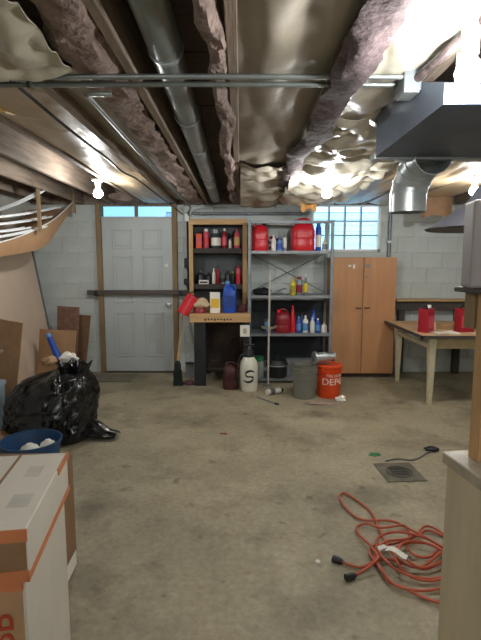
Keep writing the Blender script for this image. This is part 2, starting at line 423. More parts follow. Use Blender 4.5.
tag(ck, 'black cable running under the left kraft facing', 'cable')
wp = thing('wall_pipe', 'pale pipe running along the top of the back wall', 'pipe', (0, YB-.05, 2.13))
MB().tube([(-.62, 0, 0), (.9, 0, 0)], .02, 12).build('pipe', M_shelf, wp, True)
for x in (-.5, .12, .8): MB().box(x-.012, x+.012, -.024, .05, -.024, .024).build('clamp', M_grey, wp)
vc = thing('wall_conduit', 'dark conduit with outlet boxes beside the door', 'conduit', (-.70, YB-.025, 0))
MB().tube([(0, 0, 2.15), (0, 0, 1.5), (.0, 0, 1.12)], .012, 8).build('pipe', M_blackm, vc, True)
MB().box(-.03, .03, -.03, .02, 2.03, 2.13).bevel(.004).build('switch_box', M_white, vc)
MB().box(-.045, .045, -.05, .02, 1.42, 1.55).bevel(.006).build('outlet_box', M_blackm, vc)
MB().box(-.05, .03, -.06, .02, 1.20, 1.28).bevel(.006).build('plug', M_black, vc)
rc = thing('wall_conduit', 'dark vertical pipe on the wall right of the window', 'conduit', (1.97, YB-.03, 0))
MB().tube([(0, 0, 1.5), (0, 0, 2.28)], .022, 10).build('pipe', M_grey, rc, True)
MB().box(-.035, .035, -.03, .03, 1.75, 1.78).build('clamp', M_galv, rc)

# trunk duct, elbow
tr = thing('trunk_duct', 'wide dark blue grey rectangular duct hanging at upper right', 'duct', (.70, 1.70, 2.04))
MB().prism([(0, 0), (.82, 0), (.82, .2), (.35, .2), (0, .07)], 0, 3.1, lambda x, y, z: (z, x, y)).bevel(.005, 1).build('duct_body', M_trunk, tr)
MB().box(-.01, 3.1, .82, .89, -.012, .02).bevel(.003, 1).build('rear_flange', M_galv, tr)
for x in (.75, 1.5): MB().box(x, x+.035, -.004, .825, -.01, .004).build('drive_cleat', M_trunk, tr)
MB().box(.08, .11, .1, .104, .06, .215).build('hanger_strap', M_galv, tr)
MB().box(.25, 1.0, .95, .97, .06, .075).build('hanger_strap', M_galv, tr)
el = thing('duct_elbow', 'shiny galvanised elbow duct pointing down by the window', 'duct elbow', (.95, 2.56, 1.93))
R_ = .10
def ering(k, n=24):
    t = k*PI/2; cx = Vector((0, .2-.0-.2*math.cos(t)*0, 0))
    c = Vector((.05*(1-t/(PI/2)), .17*math.sin(t), .17*(math.cos(t))-.05)); 
    axis_n = Vector((0, math.sin(t), math.cos(t)))
    return [c+Vector((1, 0, 0))*R_*math.cos(2*PI*i/n)+axis_n*R_*math.sin(2*PI*i/n) for i in range(n)]
for i in range(4):
    MB().rings([ering(i/4), ering((i+1)/4)], False).thick(.003).build('elbow_gore', M_galv, el, True)
    if i: MB().rings([[p*1.0 + (p-sum(ering(i/4), Vector())/24)*.05 for p in ering(i/4-.015)], [p*1.0 + (p-sum(ering(i/4), Vector())/24)*.05 for p in ering(i/4+.015)]], False).thick(.002).build('elbow_seam', M_galv, el, True)
MB().lathe([(R_, -.10), (R_, 0)], 24, (0, .17, -.05), False).thick(.003).build('collar', M_galv, el, True)
MB().tube([(.05, -.05, .12), (.05, .02, .12)], R_, 24, False).thick(.003).build('takeoff_collar', M_galv, el, True)

# bare bulbs
M_bulb = emit('lit_bulb', BULB_COL, BULB)
M_porc = mat('porcelain', '#e9e6dd', .25, var=.03)
def bulb(x, y, label, z=2.13, top=2.25):
    t = thing('ceiling_bulb', label, 'light bulb', (x, y, z), 0, 'bare ceiling bulbs')
    MB().lathe([(.055, top-z), (.055, top-z-.015), (.03, top-z-.03), (.024, .045)], 20).build('lampholder', M_porc, t, True)
    MB().lathe([(.014, .045), (.019, .035), (.034, .014), (.041, -.008), (.037, -.03), (.022, -.045), (.003, -.05)], 18).build('globe', M_bulb, t, True)
bulb(-1.30, 4.40, 'lit bare bulb left of the door')
bulb(.68, 3.8, 'lit bare bulb in front of the window', 2.05, 2.17)
bulb(.69, 1.50, 'large lit bare bulb nearest at upper right', 2.075, 2.25)
bulb(2.06, 4.25, 'lit bare bulb at the right edge over the table')
bulb(-1.0, -.7, 'added unseen fill bulb behind the viewer on the left')  # added out of view to brighten the foreground, not a known fixture
bulb(1.2, -.9, 'added unseen fill bulb behind the viewer on the right')  # second added fill bulb, unseen, lights the surfaces facing the camera
hb = tag(MB().quadgrid(8, 8, lambda u, v: (.62+.16*u, 4.95+.02*math.sin(u*6), 2.23-.2*v+.02*math.sin(u*9+v*3))).thick(.006).build('paper_flap', mat('orange_kraft', '#c98f4a', .7), None, True), 'orange kraft paper flap hanging behind the middle bulb', 'insulation')
tag(MB().quadgrid(10, 8, lambda u, v: (2.12+.34*u, 5.6+.03*math.sin(u*7), 2.28-(.25+.04*noise.noise((u*4, 0, 0)))*v)).thick(.02).build('paper_flap', M_carddk, None, True), 'brown kraft flap hanging high behind the dark lampshade', 'insulation')

# ================================================================== left ceiling rack
rk = thing('hanging_rack', 'bent brown fibreboard cradle hanging under the joists at left', 'rack', (-2.1, 5.9, 2.2))
TP = [(-2.07, 5.95, 2.24), (-2.09, 5.6, 2.07), (-2.11, 5.3, 1.94), (-2.19, 4.9, 1.79), (-2.26, 4.5, 1.685), (-2.36, 4.1, 1.60), (-2.45, 3.6, 1.55)]
BP = [(-2.10, 5.95, 2.15), (-2.14, 5.6, 1.88), (-2.19, 5.3, 1.67), (-2.26, 4.9, 1.59), (-2.31, 4.5, 1.545), (-2.40, 4.1, 1.47), (-2.5, 3.6, 1.42)]
BK = [(-2.62, 5.95, 2.14), (-2.64, 5.6, 1.88), (-2.66, 5.3, 1.67), (-2.68, 4.9, 1.59), (-2.7, 4.5, 1.545), (-2.71, 4.1, 1.47), (-2.73, 3.6, 1.42)]
o0 = Vector((-2.1, 5.9, 2.2))
a_, b_, c_ = (spline([Vector(p)-o0 for p in q], 5) for q in (TP, BP, BK))
bm_ = MB(); bm_.quadgrid(len(a_)-1, 1, lambda u, v: (a_ if v < .5 else b_)[round(u*(len(a_)-1))]); bm_.thick(.006).build('side_panel', mat('fibreboard', '#b08a66', .75, var=.12, scale=4), rk, True)
bm_ = MB(); bm_.quadgrid(len(b_)-1, 1, lambda u, v: (b_ if v < .5 else c_)[round(u*(len(b_)-1))]); bm_.thick(.006).build('bottom_panel', MATS['fibreboard'], rk, True)
MB().tube([p+Vector((.004, 0, .004)) for p in a_], .007, 6).build('edge_strip', M_white, rk, True)
for (x, y, zb) in ((-2.055, 5.93, 2.10), (-2.10, 5.0, 1.82)):
    MB().box(x-.014, x+.014, y-.02, y+.02, zb, 2.44).xf(Matrix.Translation(-o0)).build('hanger', M_stud, rk)
M_trim = mat('white_trim', '#e6e9e8', .45, var=.06)
for lab, p, q, wd in (('long white trim strip resting lowest in the rack', (-2.30, 4.0, 1.80), (-2.20, 5.5, 2.02), .03),
                      ('white trim strip curving over the others in the rack', (-2.26, 4.1, 1.87), (-2.16, 5.7, 2.15), .022),
                      ('short white trim strip at the left of the rack', (-2.33, 3.9, 1.74), (-2.23, 5.0, 1.86), .028),
                      ('white trim strip leaning steeply up to the joists', (-2.56, 4.95, 2.02), (-2.07, 5.02, 2.235), .022),
                      ('white trim strip against the rack side panel', (-2.32, 4.2, 1.70), (-2.15, 5.25, 1.89), .02)):
    t = thing('trim_strip', lab, 'trim strip', p, 0, 'white trim strips in the ceiling rack')
    v = Vector(q)-Vector(p); n = 10
    b = MB()
    for dx in (0,):
        wd *= 1.4; b.rings([[Vector(v*(i/n))+Vector((sx*wd, 0, sz*.008-.05*4*(i/n)*(1-i/n)*.4)) for sx, sz in ((-1, -1), (1, -1), (1, 1), (.7, 1), (.7, 0), (-.7, 0), (-.7, 1), (-1, 1))] for i in range(n+1)])
    b.build('strip', M_trim, t)

# ================================================================== wooden bench with shelf frame
bn = thing('work_bench', 'wooden work bench with black legs below the open cabinet', 'bench', (-.24, 5.95, 0))
fx0, fx1, fy = -.37, .36, -.38
MB().box(fx0, fx1, fy, .36, .85, .885).bevel(.004).build('bench_top', M_woodx, bn)
ap = MB().box(fx0, fx1, fy-.004, fy+.02, .785, .85).bevel(.003).build('apron', M_woodx, bn)
for k in range(9):
    MB().box(-.19+k*.038, -.17+k*.038, fy-.0055, fy-.003, .812 if k % 3 else .805, .83).build('dark_mark', M_black, ap)
for (a, b) in ((fx0+.05, fx0+.19), (fx1-.09, fx1-.01)):
    MB().box(a, b, fy+.02, fy+.06, 0, .785).bevel(.004, 1).build('leg', M_blackm, bn)
    MB().box(a, b, .28, .33, 0, .85).bevel(.004, 1).build('leg', M_blackm, bn)
MB().box(fx0+.19, fx1-.09, .30, .32, .05, .83).build('back_panel', mat('dark_brown_board', '#3f3128', .8, var=.3), bn)
MB().box(fx0+.19, fx1-.09, -.2, .3, .16, .18).build('lower_shelf', MATS['dark_brown_board'], bn)
oc = MB().box(.235, .35, fy+.005, fy+.02, .61, .75).bevel(.004).build('outlet_cover', M_white, bn)
MB().box(.27, .315, fy, fy+.006, .65, .71).bevel(.002).build('outlet_face', mat('outlet_face', '#b9a58a', .5), bn)

oc = thing('open_cabinet', 'wooden framed open wall cabinet full of bottles', 'cabinet', (-.285, 6.13, .885))
W2 = .365
MB().box(-W2, -W2+.052, -.15, -.12, .0, 1.15).bevel(.004).build('stile', M_wood, oc)
MB().box(W2-.052, W2, -.15, -.12, .0, 1.15).bevel(.004).build('stile', M_wood, oc)
MB().box(-W2, W2, -.152, -.12, 1.08, 1.15).bevel(.004).build('top_rail', M_woodx, oc)
for sx in (-1, 1): MB().box(sx*(W2-.02)-.012, sx*(W2-.02)+.012, -.12, .17, 0, 1.13).build('side', MATS['dark_brown_board'], oc)
MB().box(-W2+.03, W2-.03, .15, .17, .02, 1.13).build('back', mat('cabinet_back', '#5a605f', .8, var=.2), oc)
MB().box(-W2+.03, W2-.03, -.12, .17, 1.10, 1.12).build('top', MATS['dark_brown_board'], oc)
SH1, SH2 = .79, .335
for z in (SH1, SH2):
    MB().box(-W2+.03, W2-.03, -.118, .15, z-.065, z).bevel(.003, 1).build('shelf', mat('dark_shelf', '#39332f', .7, var=.3), oc)
Z1, Z2 = .885+SH1, .885+SH2

# ---------------------------------------------------------------- bottles, cans, boxes
def bottle(name, label, cat, loc, h, r, m, mcap=None, mlab=None, style='bottle', group=None, n=16):
    t = thing(name, label, cat, loc, random.uniform(0, 6), group)
    if style == 'bottle': prof = [(r*.9, 0), (r, .02*h), (r, .62*h), (r*.8, .74*h), (r*.36, .84*h), (r*.36, .9*h)]
    elif style == 'spray': prof = [(r*.95, 0), (r, .02*h), (r, .80*h), (r*.75, .86*h), (r*.5, .87*h)]
    elif style == 'jar': prof = [(r*.95, 0), (r, .03*h), (r, .72*h), (r*.85, .8*h), (r*.82, .82*h)]
    elif style == 'cone': prof = [(r, 0), (r, .35*h), (r*.85, .5*h), (r*.3, .86*h), (r*.25, .9*h)]
    else: prof = [(r, 0), (r*1.03, .01*h), (r, .03*h), (r, .94*h), (r*1.03, .95*h), (r*.97, .97*h)]
    MB().lathe(prof, n).build('body', m, t, True)
    if mlab: MB().lathe([(r*1.015, .14*h), (r*1.015, .56*h)], n, cap=False).thick(.0015).build('label_band', mlab, t, True)
    if mcap:
        rc_ = prof[-1][0]*1.12
        z0 = prof[-1][1]
        if style == 'spray': MB().lathe([(rc_*1.2, z0-.02*h), (rc_*1.2, h), (rc_*.9, h)], n).build('cap', mcap, t, True)
        else: MB().lathe([(rc_, z0-.03*h), (rc_, h), (rc_*.85, h)], n).build('cap', mcap, t, True)
    return t
def carton(name, label, cat, loc, w_, d_, h, m, mlab=None, rz=0):
    t = thing(name, label, cat, loc, rz)
    MB().box(-w_/2, w_/2, -d_/2, d_/2, 0, h).bevel(.002, 1).build('body', m, t)
    if mlab: MB().box(-w_*.42, w_*.42, -d_/2-.001, -d_/2+.001, h*.25, h*.7).build('label_print', mlab, t)
    MB().box(-w_*.5, w_*.5, -d_*.5, d_*.02, h, h+.002).build('flap', m, t)
    return t
yC = 6.09
carton('carton', 'small orange carton at the left end of the upper cabinet shelf', 'box', (-.53, yC, Z1), .075, .07, .18, M_orange, M_pinkp)
bottle('spray_can', 'pinkish red can beside the orange carton in the cabinet', 'can', (-.44, yC, Z1), .245, .037, M_pinkp, M_paper, M_red, 'spray')
bottle('jar', 'dark jar with a white label band in the middle of the upper cabinet shelf', 'jar', (-.315, yC, Z1), .235, .062, mat('dark_glass', '#3a4547', .2), M_grey, M_paper, 'jar')
bottle('bottle', 'red bottle with a white cap right of the dark jar', 'bottle', (-.205, yC, Z1), .25, .036, M_redd, M_white, M_pinkp)
bottle('vial', 'tiny pale vial on the upper cabinet shelf', 'bottle', (-.135, yC, Z1), .12, .018, M_paper, M_grey)
bottle('bottle', 'dark bottle behind the tiny vial on the upper shelf', 'bottle', (-.115, yC+.09, Z1), .20, .04, M_black, M_black)
bottle('bottle', 'pink bottle with yellow label at the right end of the upper cabinet shelf', 'bottle', (-.045, yC, Z1), .25, .040, M_pinkp, M_redd, mat('yellow_label', '#cfa56a', .6))
carton('small_box', 'low white box on the lower cabinet shelf', 'box', (-.47, yC-.05, Z2), .12, .07, .05, M_paper, M_black)
bottle('bottle', 'dark squat bottle behind the low white box', 'bottle', (-.52, yC+.05, Z2), .17, .045, M_black, M_grey)
bottle('bottle', 'second dark bottle left of the slim white bottle', 'bottle', (-.41, yC+.06, Z2), .15, .04, M_blackm, M_black)
bottle('bottle', 'slim white bottle on the lower cabinet shelf', 'bottle', (-.345, yC, Z2), .20, .022, M_white, M_white, M_paper)
bottle('bottle', 'maroon bottle beside the slim white bottle', 'bottle', (-.295, yC, Z2), .235, .027, M_redd, M_black)
bottle('can', 'dark round can in the middle of the lower cabinet shelf', 'can', (-.23, yC+.02, Z2), .13, .035, M_grey, None, M_black, 'can')
bottle('bottle', 'black bottle right of the dark round can', 'bottle', (-.165, yC+.04, Z2), .17, .035, M_black, M_blackm)
bottle('bottle', 'small bottle with a yellow top beside the red spray can', 'bottle', (-.10, yC, Z2), .16, .026, M_blackm, M_yellow)
bottle('spray_can', 'red spray can at the right of the lower cabinet shelf', 'can', (-.025, yC, Z2), .235, .036, M_pinkp, M_redd, M_red, 'spray')

def jug(name, label, loc, w_, d_, h, m, mcap, mlab=None, rz=0, cat='jug', handle=True):
    t = thing(name, label, cat, loc, rz)
    MB().sup([(w_*.46, d_*.46, 0), (w_*.5, d_*.5, .015), (w_*.5, d_*.5, .62*h), (w_*.46, d_*.46, .70*h), (w_*.28, d_*.28, .82*h, -w_*.1), (w_*.16, d_*.18, .87*h, -w_*.14), (w_*.15, d_*.17, .93*h, -w_*.14)], 24, .5).build('body', m, t, True)
    MB().lathe([(w_*.18, .91*h), (w_*.18, h), (w_*.15, h)], 16, (-w_*.14, 0, 0)).build('cap', mcap, t, True)
    if handle: MB().tube(spline([(-w_*.02, 0, .86*h), (w_*.28, 0, .88*h), (w_*.42, 0, .8*h), (w_*.44, 0, .66*h)], 4), w_*.07, 8).build('handle', m, t, True)
    if mlab: MB().box(-w_*.36, w_*.36, -d_/2-.002, -d_/2+.001, .16*h, .55*h).build('label_print', mlab, t)
    return t
zb = .885
wj = carton('powder_carton', 'white and yellow carton standing on the bench', 'carton', (-.31, 5.72, zb), .12, .08, .25, M_paper, mat('yellow_print', '#e0b93a', .6))
jug('jug', 'bright blue plastic jug on the bench', (-.135, 5.74, zb), .165, .12, .385, M_blue, M_lblue, mat('blue_print', '#1a3f8a', .5))
# red tool bag with cloth
tb = thing('tool_case', 'tilted red plastic tool case hanging over the bench edge', 'tool case', (-.635, 5.655, .99), 0)
MB().box(-.07, .07, -.05, .05, -.13, .13).bevel(.015).xf(Matrix.Rotation(.55, 4, 'Y')).build('case', M_red, tb)
MB().box(-.016, .016, -.054, .02, -.125, .125).bevel(.003).xf(Matrix.Rotation(.55, 4, 'Y')).build('stripe', M_pinkp, tb)
MB().tube([Matrix.Rotation(.55, 3, 'Y') @ Vector(p) for p in ((-.05, 0, .13), (-.04, 0, .16), (.04, 0, .16), (.05, 0, .13))], .009, 8).build('handle', M_blackm, tb, True)
tag(MB().sup([(.07, .07, 0), (.075, .07, .02), (.07, .06, .05), (.05, .05, .075)], 20, .7).build('red_rag', M_redd, None, True, (-.50, 5.70, zb)), 'dark red rag bundle on the bench under the cream cloth', 'rag')
def blob(name, label, cat, loc, r, m, seed, amp=.35, fr=3.0, floor=0):
    bm = bmesh.new(); bmesh.ops.create_icosphere(bm, subdivisions=4, radius=1)
    for v in bm.verts:
        d_ = 1+amp*noise.noise(v.co*fr*.4+Vector((seed, 0, 0)))+amp*.5*noise.noise(v.co*fr+Vector((0, seed, 0)))
        p = v.co*d_; v.co = Vector((p.x*r[0], p.y*r[1], max(0, r[2]*(p.z+.75))))
    mb = MB(); mb.bm.free(); mb.bm = bm
    return tag(mb.build(name, m, None, True, loc), label, cat)
blob('cloth', 'crumpled cream cloth on the left end of the bench', 'cloth', (-.49, 5.69, .955), (.11, .08, .065), mat('cream_cloth', '#c9b393', .9, var=.12), 3)
blob('dark_rag', 'dark red crumpled rag at the right end of the bench', 'rag', (.01, 5.76, zb), (.07, .07, .055), mat('dark_red_cloth', '#4a2224', .9, var=.3), 5)

# things by the bench on the floor
def broom(label, loc, lean, hl, mbr, name='broom'):
    t = thing(name, label, 'broom', loc)
    MB().tube([(0, 0, .30), (lean[0], lean[1], hl)], .0125, 10).build('handle', M_wood, t, True)
    b = MB().sup([(.062, .03, 0), (.058, .028, .05), (.05, .024, .15), (.036, .02, .24)], 24, .6)
    br = b.build('bristles', mbr, t, True)
    MB().sup([(.04, .024, .225), (.04, .024, .27), (.018, .016, .31)], 20, .6).build('ferrule', M_blackm, t, True)
    for k in range(8): MB().box(-.05+k*.014, -.046+k*.014, -.032, -.02, .0, .2).build('bristle_tuft', mbr, br)
    return t
broom('broom with dark green bristles standing beside the door', (-.765, 5.62, 0), (.01, .62, 1.15), 1.0, mat('green_bristles', '#1d2a23', .8, var=.4))
bottle('paint_tin', 'small grey tin on the floor left of the bench leg', 'tin', (-.665, 6.05, 0), .19, .055, M_shelf, M_blackm, None, 'can')
blob('dark_rag', 'small purple dark rag on the floor by the broom', 'rag', (-.64, 5.66, 0), (.06, .05, .03), mat('purple_cloth', '#5a3a46', .9, var=.4), 8)

def gas_can(label, loc, w_, d_, h, m, mcap, rz=0, spout=True, side=1, name='fuel_can'):
    t = thing(name, label, 'fuel can', loc, rz)
    MB().sup([(w_*.46, d_*.46, 0), (w_*.5, d_*.5, .02), (w_*.5, d_*.5, .30*h), (w_*.485, d_*.485, .33*h), (w_*.5, d_*.5, .36*h), (w_*.5, d_*.5, .60*h), (w_*.44, d_*.44, .74*h), (w_*.30, d_*.34, .84*h), (w_*.16, d_*.2, .88*h)], 32, .55).build('body', m, t, True)
    MB().tube(spline([(-w_*.30*side, 0, .80*h), (-w_*.18*side, 0, .93*h), (w_*.05*side, 0, .97*h), (w_*.27*side, 0, .92*h), (w_*.36*side, 0, .78*h)], 5), w_*.055, 10).build('handle', m, t, True)
    MB().lathe([(w_*.13, .82*h), (w_*.13, .93*h), (w_*.10, h*.95)], 16, (-w_*.24*side, 0, 0)).build('cap', mcap, t, True)
    if spout: MB().tube([(-w_*.24*side, 0, .93*h), (-w_*.22*side, 0, 1.0*h)], [w_*.05, w_*.035], 10).build('spout', mcap, t, True)
    MB().box(-w_*.28, w_*.28, -d_*.5-.003, -d_*.5+.004, .40*h, .56*h).bevel(.002, 1).build('embossed_plate', m, t)
    return t
gas_can('dark maroon fuel can standing on the floor under the bench', (-.12, 5.50, 0), .185, .2, .33, M_maroon, M_black)
MB_sp = None
sp = thing('pump_sprayer', 'white pump sprayer with black cap and swoosh mark on the floor', 'sprayer', (.098, 5.40, 0))
MB().lathe([(.095, 0), (.105, .02), (.106, .30), (.095, .35), (.06, .40), (.045, .415)], 28).build('tank', mat('milky_plastic', '#dcdccd', .4, var=.08), sp, True)
MB().lathe([(.06, .405), (.062, .45), (.05, .47), (.05, .49)], 24).build('cap', M_black, sp, True)
MB().tube([(0, 0, .48), (0, 0, .53)], .012, 8).build('pump_rod', M_grey, sp, True)
MB().tube([(-.055, 0, .54), (.055, 0, .54)], .015, 10).build('pump_handle', M_black, sp, True)
MB().tube(spline([(-.04, -.03, .44), (-.10, -.06, .42), (-.13, -.05, .3), (-.12, -.05, .12), (-.10, -.08, .03)], 5), .008, 8).build('hose', M_black, sp, True)
for i, pts in enumerate((((.07, .235), (.03, .255), (-.02, .245), (-.045, .215), (-.02, .19), (.02, .185)), ((-.02, .19), (.03, .185), (.055, .165), (.03, .135), (-.02, .125), (-.07, .14)))):
    P = spline([Vector((a, b, 0)) for a, b in pts], 5); nP = len(P)
    R = []
    for k, p in enumerate(P):
        wv = .004+.011*math.sin(PI*k/(nP-1)); t = -PI/2+p.x/.107
        R.append([(rr*math.cos(t), rr*math.sin(t), p.y+sg*wv) for rr, sg in ((.1055, -1), (.1085, -1), (.1085, 1), (.1055, 1))])
    MB().rings(R).build('swoosh_mark', M_black, sp)

# ================================================================== metal shelving
ms = thing('metal_shelving', 'grey metal shelving unit with red fuel cans', 'shelving', (.61, 5.95, 0))
hw = .50
for sx in (-1, 1):
    for y in (-.22, .2):
        MB().box(sx*hw-.018, sx*hw+.018, y-.002, y+.002, 0, 2.0).box(sx*hw-sx*.018-.002, sx*hw-sx*.018+.002, y-.02, y+.02, 0, 2.0).build('post', M_shelf, ms)
SZ = [1.635, 1.095, .625, .06]
for z in SZ:
    MB().box(-hw+.004, hw-.004, -.215, .205, z-.004, z).box(-hw+.004, hw-.004, -.218, -.212, z-.034, z).box(-hw+.004, hw-.004, .2, .206, z-.034, z).build('shelf', M_shelf, ms)
MB().box(-hw+.004, hw-.004, -.215, .205, 1.99, 1.995).box(-hw+.004, hw-.004, -.218, -.212, 1.96, 1.995).build('top_shelf', M_shelf, ms)
for a, b in (((-hw, .212, 1.62), (hw, .212, 1.10)), ((hw, .216, 1.62), (-hw, .216, 1.10))):
    MB().tube([a, b], .007, 6).build('cross_brace', M_grey, ms)
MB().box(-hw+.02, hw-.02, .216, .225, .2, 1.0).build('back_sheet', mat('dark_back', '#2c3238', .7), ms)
yS = 5.86
gas_can('red fuel can at the left end of the top metal shelf', (.24, yS, SZ[0]), .20, .22, .36, M_red, M_blackm, 0, True, -1)
gas_can('large bright red fuel can on the top metal shelf', (.765, yS, SZ[0]), .285, .24, .40, M_red, M_redd, 0, False)
bottle('bottle', 'slim white bottle on the top metal shelf beside the left fuel can', 'bottle', (.405, yS-.03, SZ[0]), .19, .03, M_white, M_white, M_paper)
bottle('bottle', 'blue bottle between the two red fuel cans', 'bottle', (.48, yS-.03, SZ[0]), .165, .034, M_lblue, M_blue, M_blue)
bottle('caulk_tube', 'tall pale caulk tube with grey nozzle beside the large fuel can', 'tube', (.545, yS, SZ[0]), .29, .026, M_shelf, M_grey, M_paper, 'cone')
bottle('bottle', 'blue and white bottle right of the large fuel can', 'bottle', (.955, yS-.02, SZ[0]), .345, .036, M_blue, M_blue, M_paper, 'spray')
bottle('bottle', 'small white bottle at the right end of the top metal shelf', 'bottle', (1.035, yS-.02, SZ[0]), .15, .032, M_paper, M_cream, M_shelf)
rd = thing('coiled_hose', 'red hose coil lying behind the white bottle on the top shelf', 'hose', (.44, yS+.1, SZ[0]))
MB().tube([(.07*math.cos(k*.4), .05*math.sin(k*.4)*.6, .012+.012*k/3+.0) for k in range(44)], .012, 8).build('hose', M_redd, rd, True)
bottle('bottle', 'yellow bottle on the second metal shelf', 'bottle', (.65, yS-.03, SZ[1]), .21, .034, M_yellow, M_yellow, mat('yellow_dark_label', '#a59a2a', .5))
bottle('spray_can', 'grey can with red band on the second metal shelf', 'can', (.728, yS-.03, SZ[1]), .225, .038, M_shelf, M_redd, M_redd, 'spray')
bottle('bottle', 'slim dark bottle with a pale top on the second metal shelf', 'bottle', (.808, yS-.03, SZ[1]), .26, .028, M_grey, M_paper, M_yellow, 'cone')
blob('tool_pile', 'dark coil of tools at the left of the second metal shelf', 'tool', (.27, yS, SZ[1]), (.11, .12, .05), M_blackm, 11, .3)
cl = thing('clamp', 'grey metal clamp lying on the second metal shelf', 'clamp', (.47, yS-.08, SZ[1]+.014))
MB().tube(spline([(-.09, 0, 0), (-.02, .02, .03), (.05, 0, .06), (.09, -.02, .07)], 4), .011, 8).build('jaw', M_grey, cl, True)
MB().tube(spline([(-.08, .03, 0), (0, .0, .02), (.07, .02, .01)], 4), .010, 8).build('grip', M_shelf, cl, True)
gas_can('small red fuel can with a pale mark on the third metal shelf', (.525, yS-.02, SZ[2]), .19, .2, .30, M_redd, M_red, 0, False)
bottle('funnel_bottle', 'pointed red funnel bottle beside the small fuel can', 'bottle', (.655, yS, SZ[2]), .33, .045, M_red, M_red, None, 'cone')
bottle('bottle', 'blue bottle next to the pointed red bottle', 'bottle', (.728, yS-.04, SZ[2]), .205, .033, M_blue, M_lblue, M_lblue)
bottle('bottle', 'white capped bottle with blue label on the third metal shelf', 'bottle', (.81, yS-.04, SZ[2]), .215, .036, M_white, M_white, M_lblue)
bottle('bottle', 'white bottle between blue bottles on the third metal shelf', 'bottle', (.898, yS-.04, SZ[2]), .19, .03, M_paper, M_white, M_paper)
bottle('bottle', 'blue bottle second from the right on the third metal shelf', 'bottle', (.966, yS-.04, SZ[2]), .18, .032, M_blue, M_white, M_lblue)
bottle('bottle', 'short white bottle at the right end of the third metal shelf', 'bottle', (1.045, yS-.04, SZ[2]), .125, .036, M_paper, M_cream)
bottle('bottle', 'dark blue bottle in the back row of the third shelf', 'bottle', (.93, yS+.08, SZ[2]), .27, .04, M_blue, M_blue, None)
bottle('bottle', 'dark bottle at the back of the third shelf near the cone', 'bottle', (.78, yS+.08, SZ[2]), .24, .04, mat('navy', '#1c2b52', .4), M_black)
bottle('bottle', 'pale blue jar at the left of the third metal shelf', 'jar', (.335, yS, SZ[2]), .16, .038, M_lblue, M_grey, None, 'jar')
# lower shelf
bottle('jar', 'pale green topped jar on the lowest metal shelf', 'jar', (.225, yS-.08, SZ[3]), .27, .07, mat('milky_jar', '#8f9a92', .4), M_green, None, 'jar')
pn = thing('roasting_pan', 'black round pan on the lowest metal shelf', 'pan', (.46, yS-.05, SZ[3]))
MB().lathe([(.09, 0), (.115, .01), (.13, .15), (.14, .16), (.14, .17), (.125, .165), (.11, .02), (.02, .015)], 24).build('pan_body', M_blackm, pn, True)
MB().lathe([(.142, .15), (.146, .16), (.142, .17)], 24, cap=False).thick(.003).build('rim', M_grey, pn, True)
MB().lathe([(.12, .17), (.10, .22), (.03, .25), (.03, .28)], 24).build('lid', M_black, pn, True)
carton('storage_box', 'grey flat box at the back of the lowest metal shelf', 'box', (.80, yS+.08, SZ[3]), .42, .16, .20, M_shelf, M_grey)

# pole mop leaning on shelving
mp_ = thing('push_pole', 'pale pole with a flared bracket leaning on the metal shelves', 'pole', (.335, 5.60, 0))
MB().tube([(0, 0, .02), (.018, .07, 1.36)], .013, 10).build('handle', mat('pale_pole', '#bdb9ad', .5), mp_, True)
MB().prism([(-.095, .02), (-.02, -.0), (-.018, -.045), (.018, -.045), (.02, .0), (.095, .03), (.095, .05), (.02, .03), (-.02, .03), (-.095, .045)], -.012, .012, lambda x, y, z: (x+.012, z+.036, y+.69)).build('bracket', mat('rusty_metal', '#8f8172', .6, .4, var=.3), mp_)
MB().box(-.05, .05, -.02, .02, 0, .03).bevel(.005).build('foot', M_grey, mp_)

# buckets
def bucket(name, label, loc, r0, r1, h, m, inner=True, lid=None):
    t = thing(name, label, 'bucket', loc)
    th = .006
    if lid is None:
        MB().lathe([(r0*.3, 0), (r0, 0), (r1, h), (r1+.008, h), (r1+.008, h-.012), (r1+.001, h-.014)] [:4] + [(r1-th, h), (r0-th, .012), (r0*.3, .012)], 36).build('shell', m, t, True)
    else:
        MB().lathe([(r0, 0), (r0+.003, .01), (r1, h)], 36).build('shell', m, t, True)
        MB().lathe([(r1+.01, h-.01), (r1+.012, h+.01), (r1, h+.02), (r1-.02, h+.012)], 36).build('lid', lid, t, True)
    for k, zz in enumerate((h*.97, h*.88, h*.80)):
        rr = r0+(r1-r0)*zz/h
        MB().lathe([(rr-.001, zz-.008), (rr+.008, zz-.006), (rr+.008, zz+.006), (rr-.001, zz+.008)], 36, cap=False).build('rim_band', m, t, True)
    return t
bk = bucket('bucket', 'grey plastic bucket on the floor before the metal shelves', (.71, 5.12, 0), .115, .145, .38, mat('grey_bucket', '#77776c', .55, var=.15))
MB().tube([(.15*math.cos(t), .15*math.sin(t), .335-.06*abs(math.sin(t))*0-.1*math.sin(-t)) for t in [PI+PI*k/16 for k in range(17)]], .003, 6).build('bail', M_grey, bk, True)
ob = bucket('bucket', 'orange lidded bucket with white lettering beside the grey bucket', (.995, 5.17, 0), .125, .135, .35, M_orange, True, M_orange)
text_cyl('THE HOME', .042, .1345, .245, -PI/2+.35, M_paper, ob)
text_cyl('DEPOT', .105, .131, .155, -PI/2+.55, M_paper, ob, fat=1.05)
fl = thing('vent_coupling', 'shiny metal vent coupling lying on the orange bucket lid', 'vent fitting', (.93, 5.15, .445))
MB().tube([(-.10, -.03, 0), (.02, 0, .005)], .055, 22, False).thick(.003).build('drum', M_galv, fl, True)
MB().tube([(-.115, -.034, 0), (-.10, -.03, 0)], .073, 22).build('flange', M_galv, fl, True)
MB().tube([(-.118, -.036, 0), (-.114, -.034, 0)], .045, 18).build('opening', M_grey, fl, True)
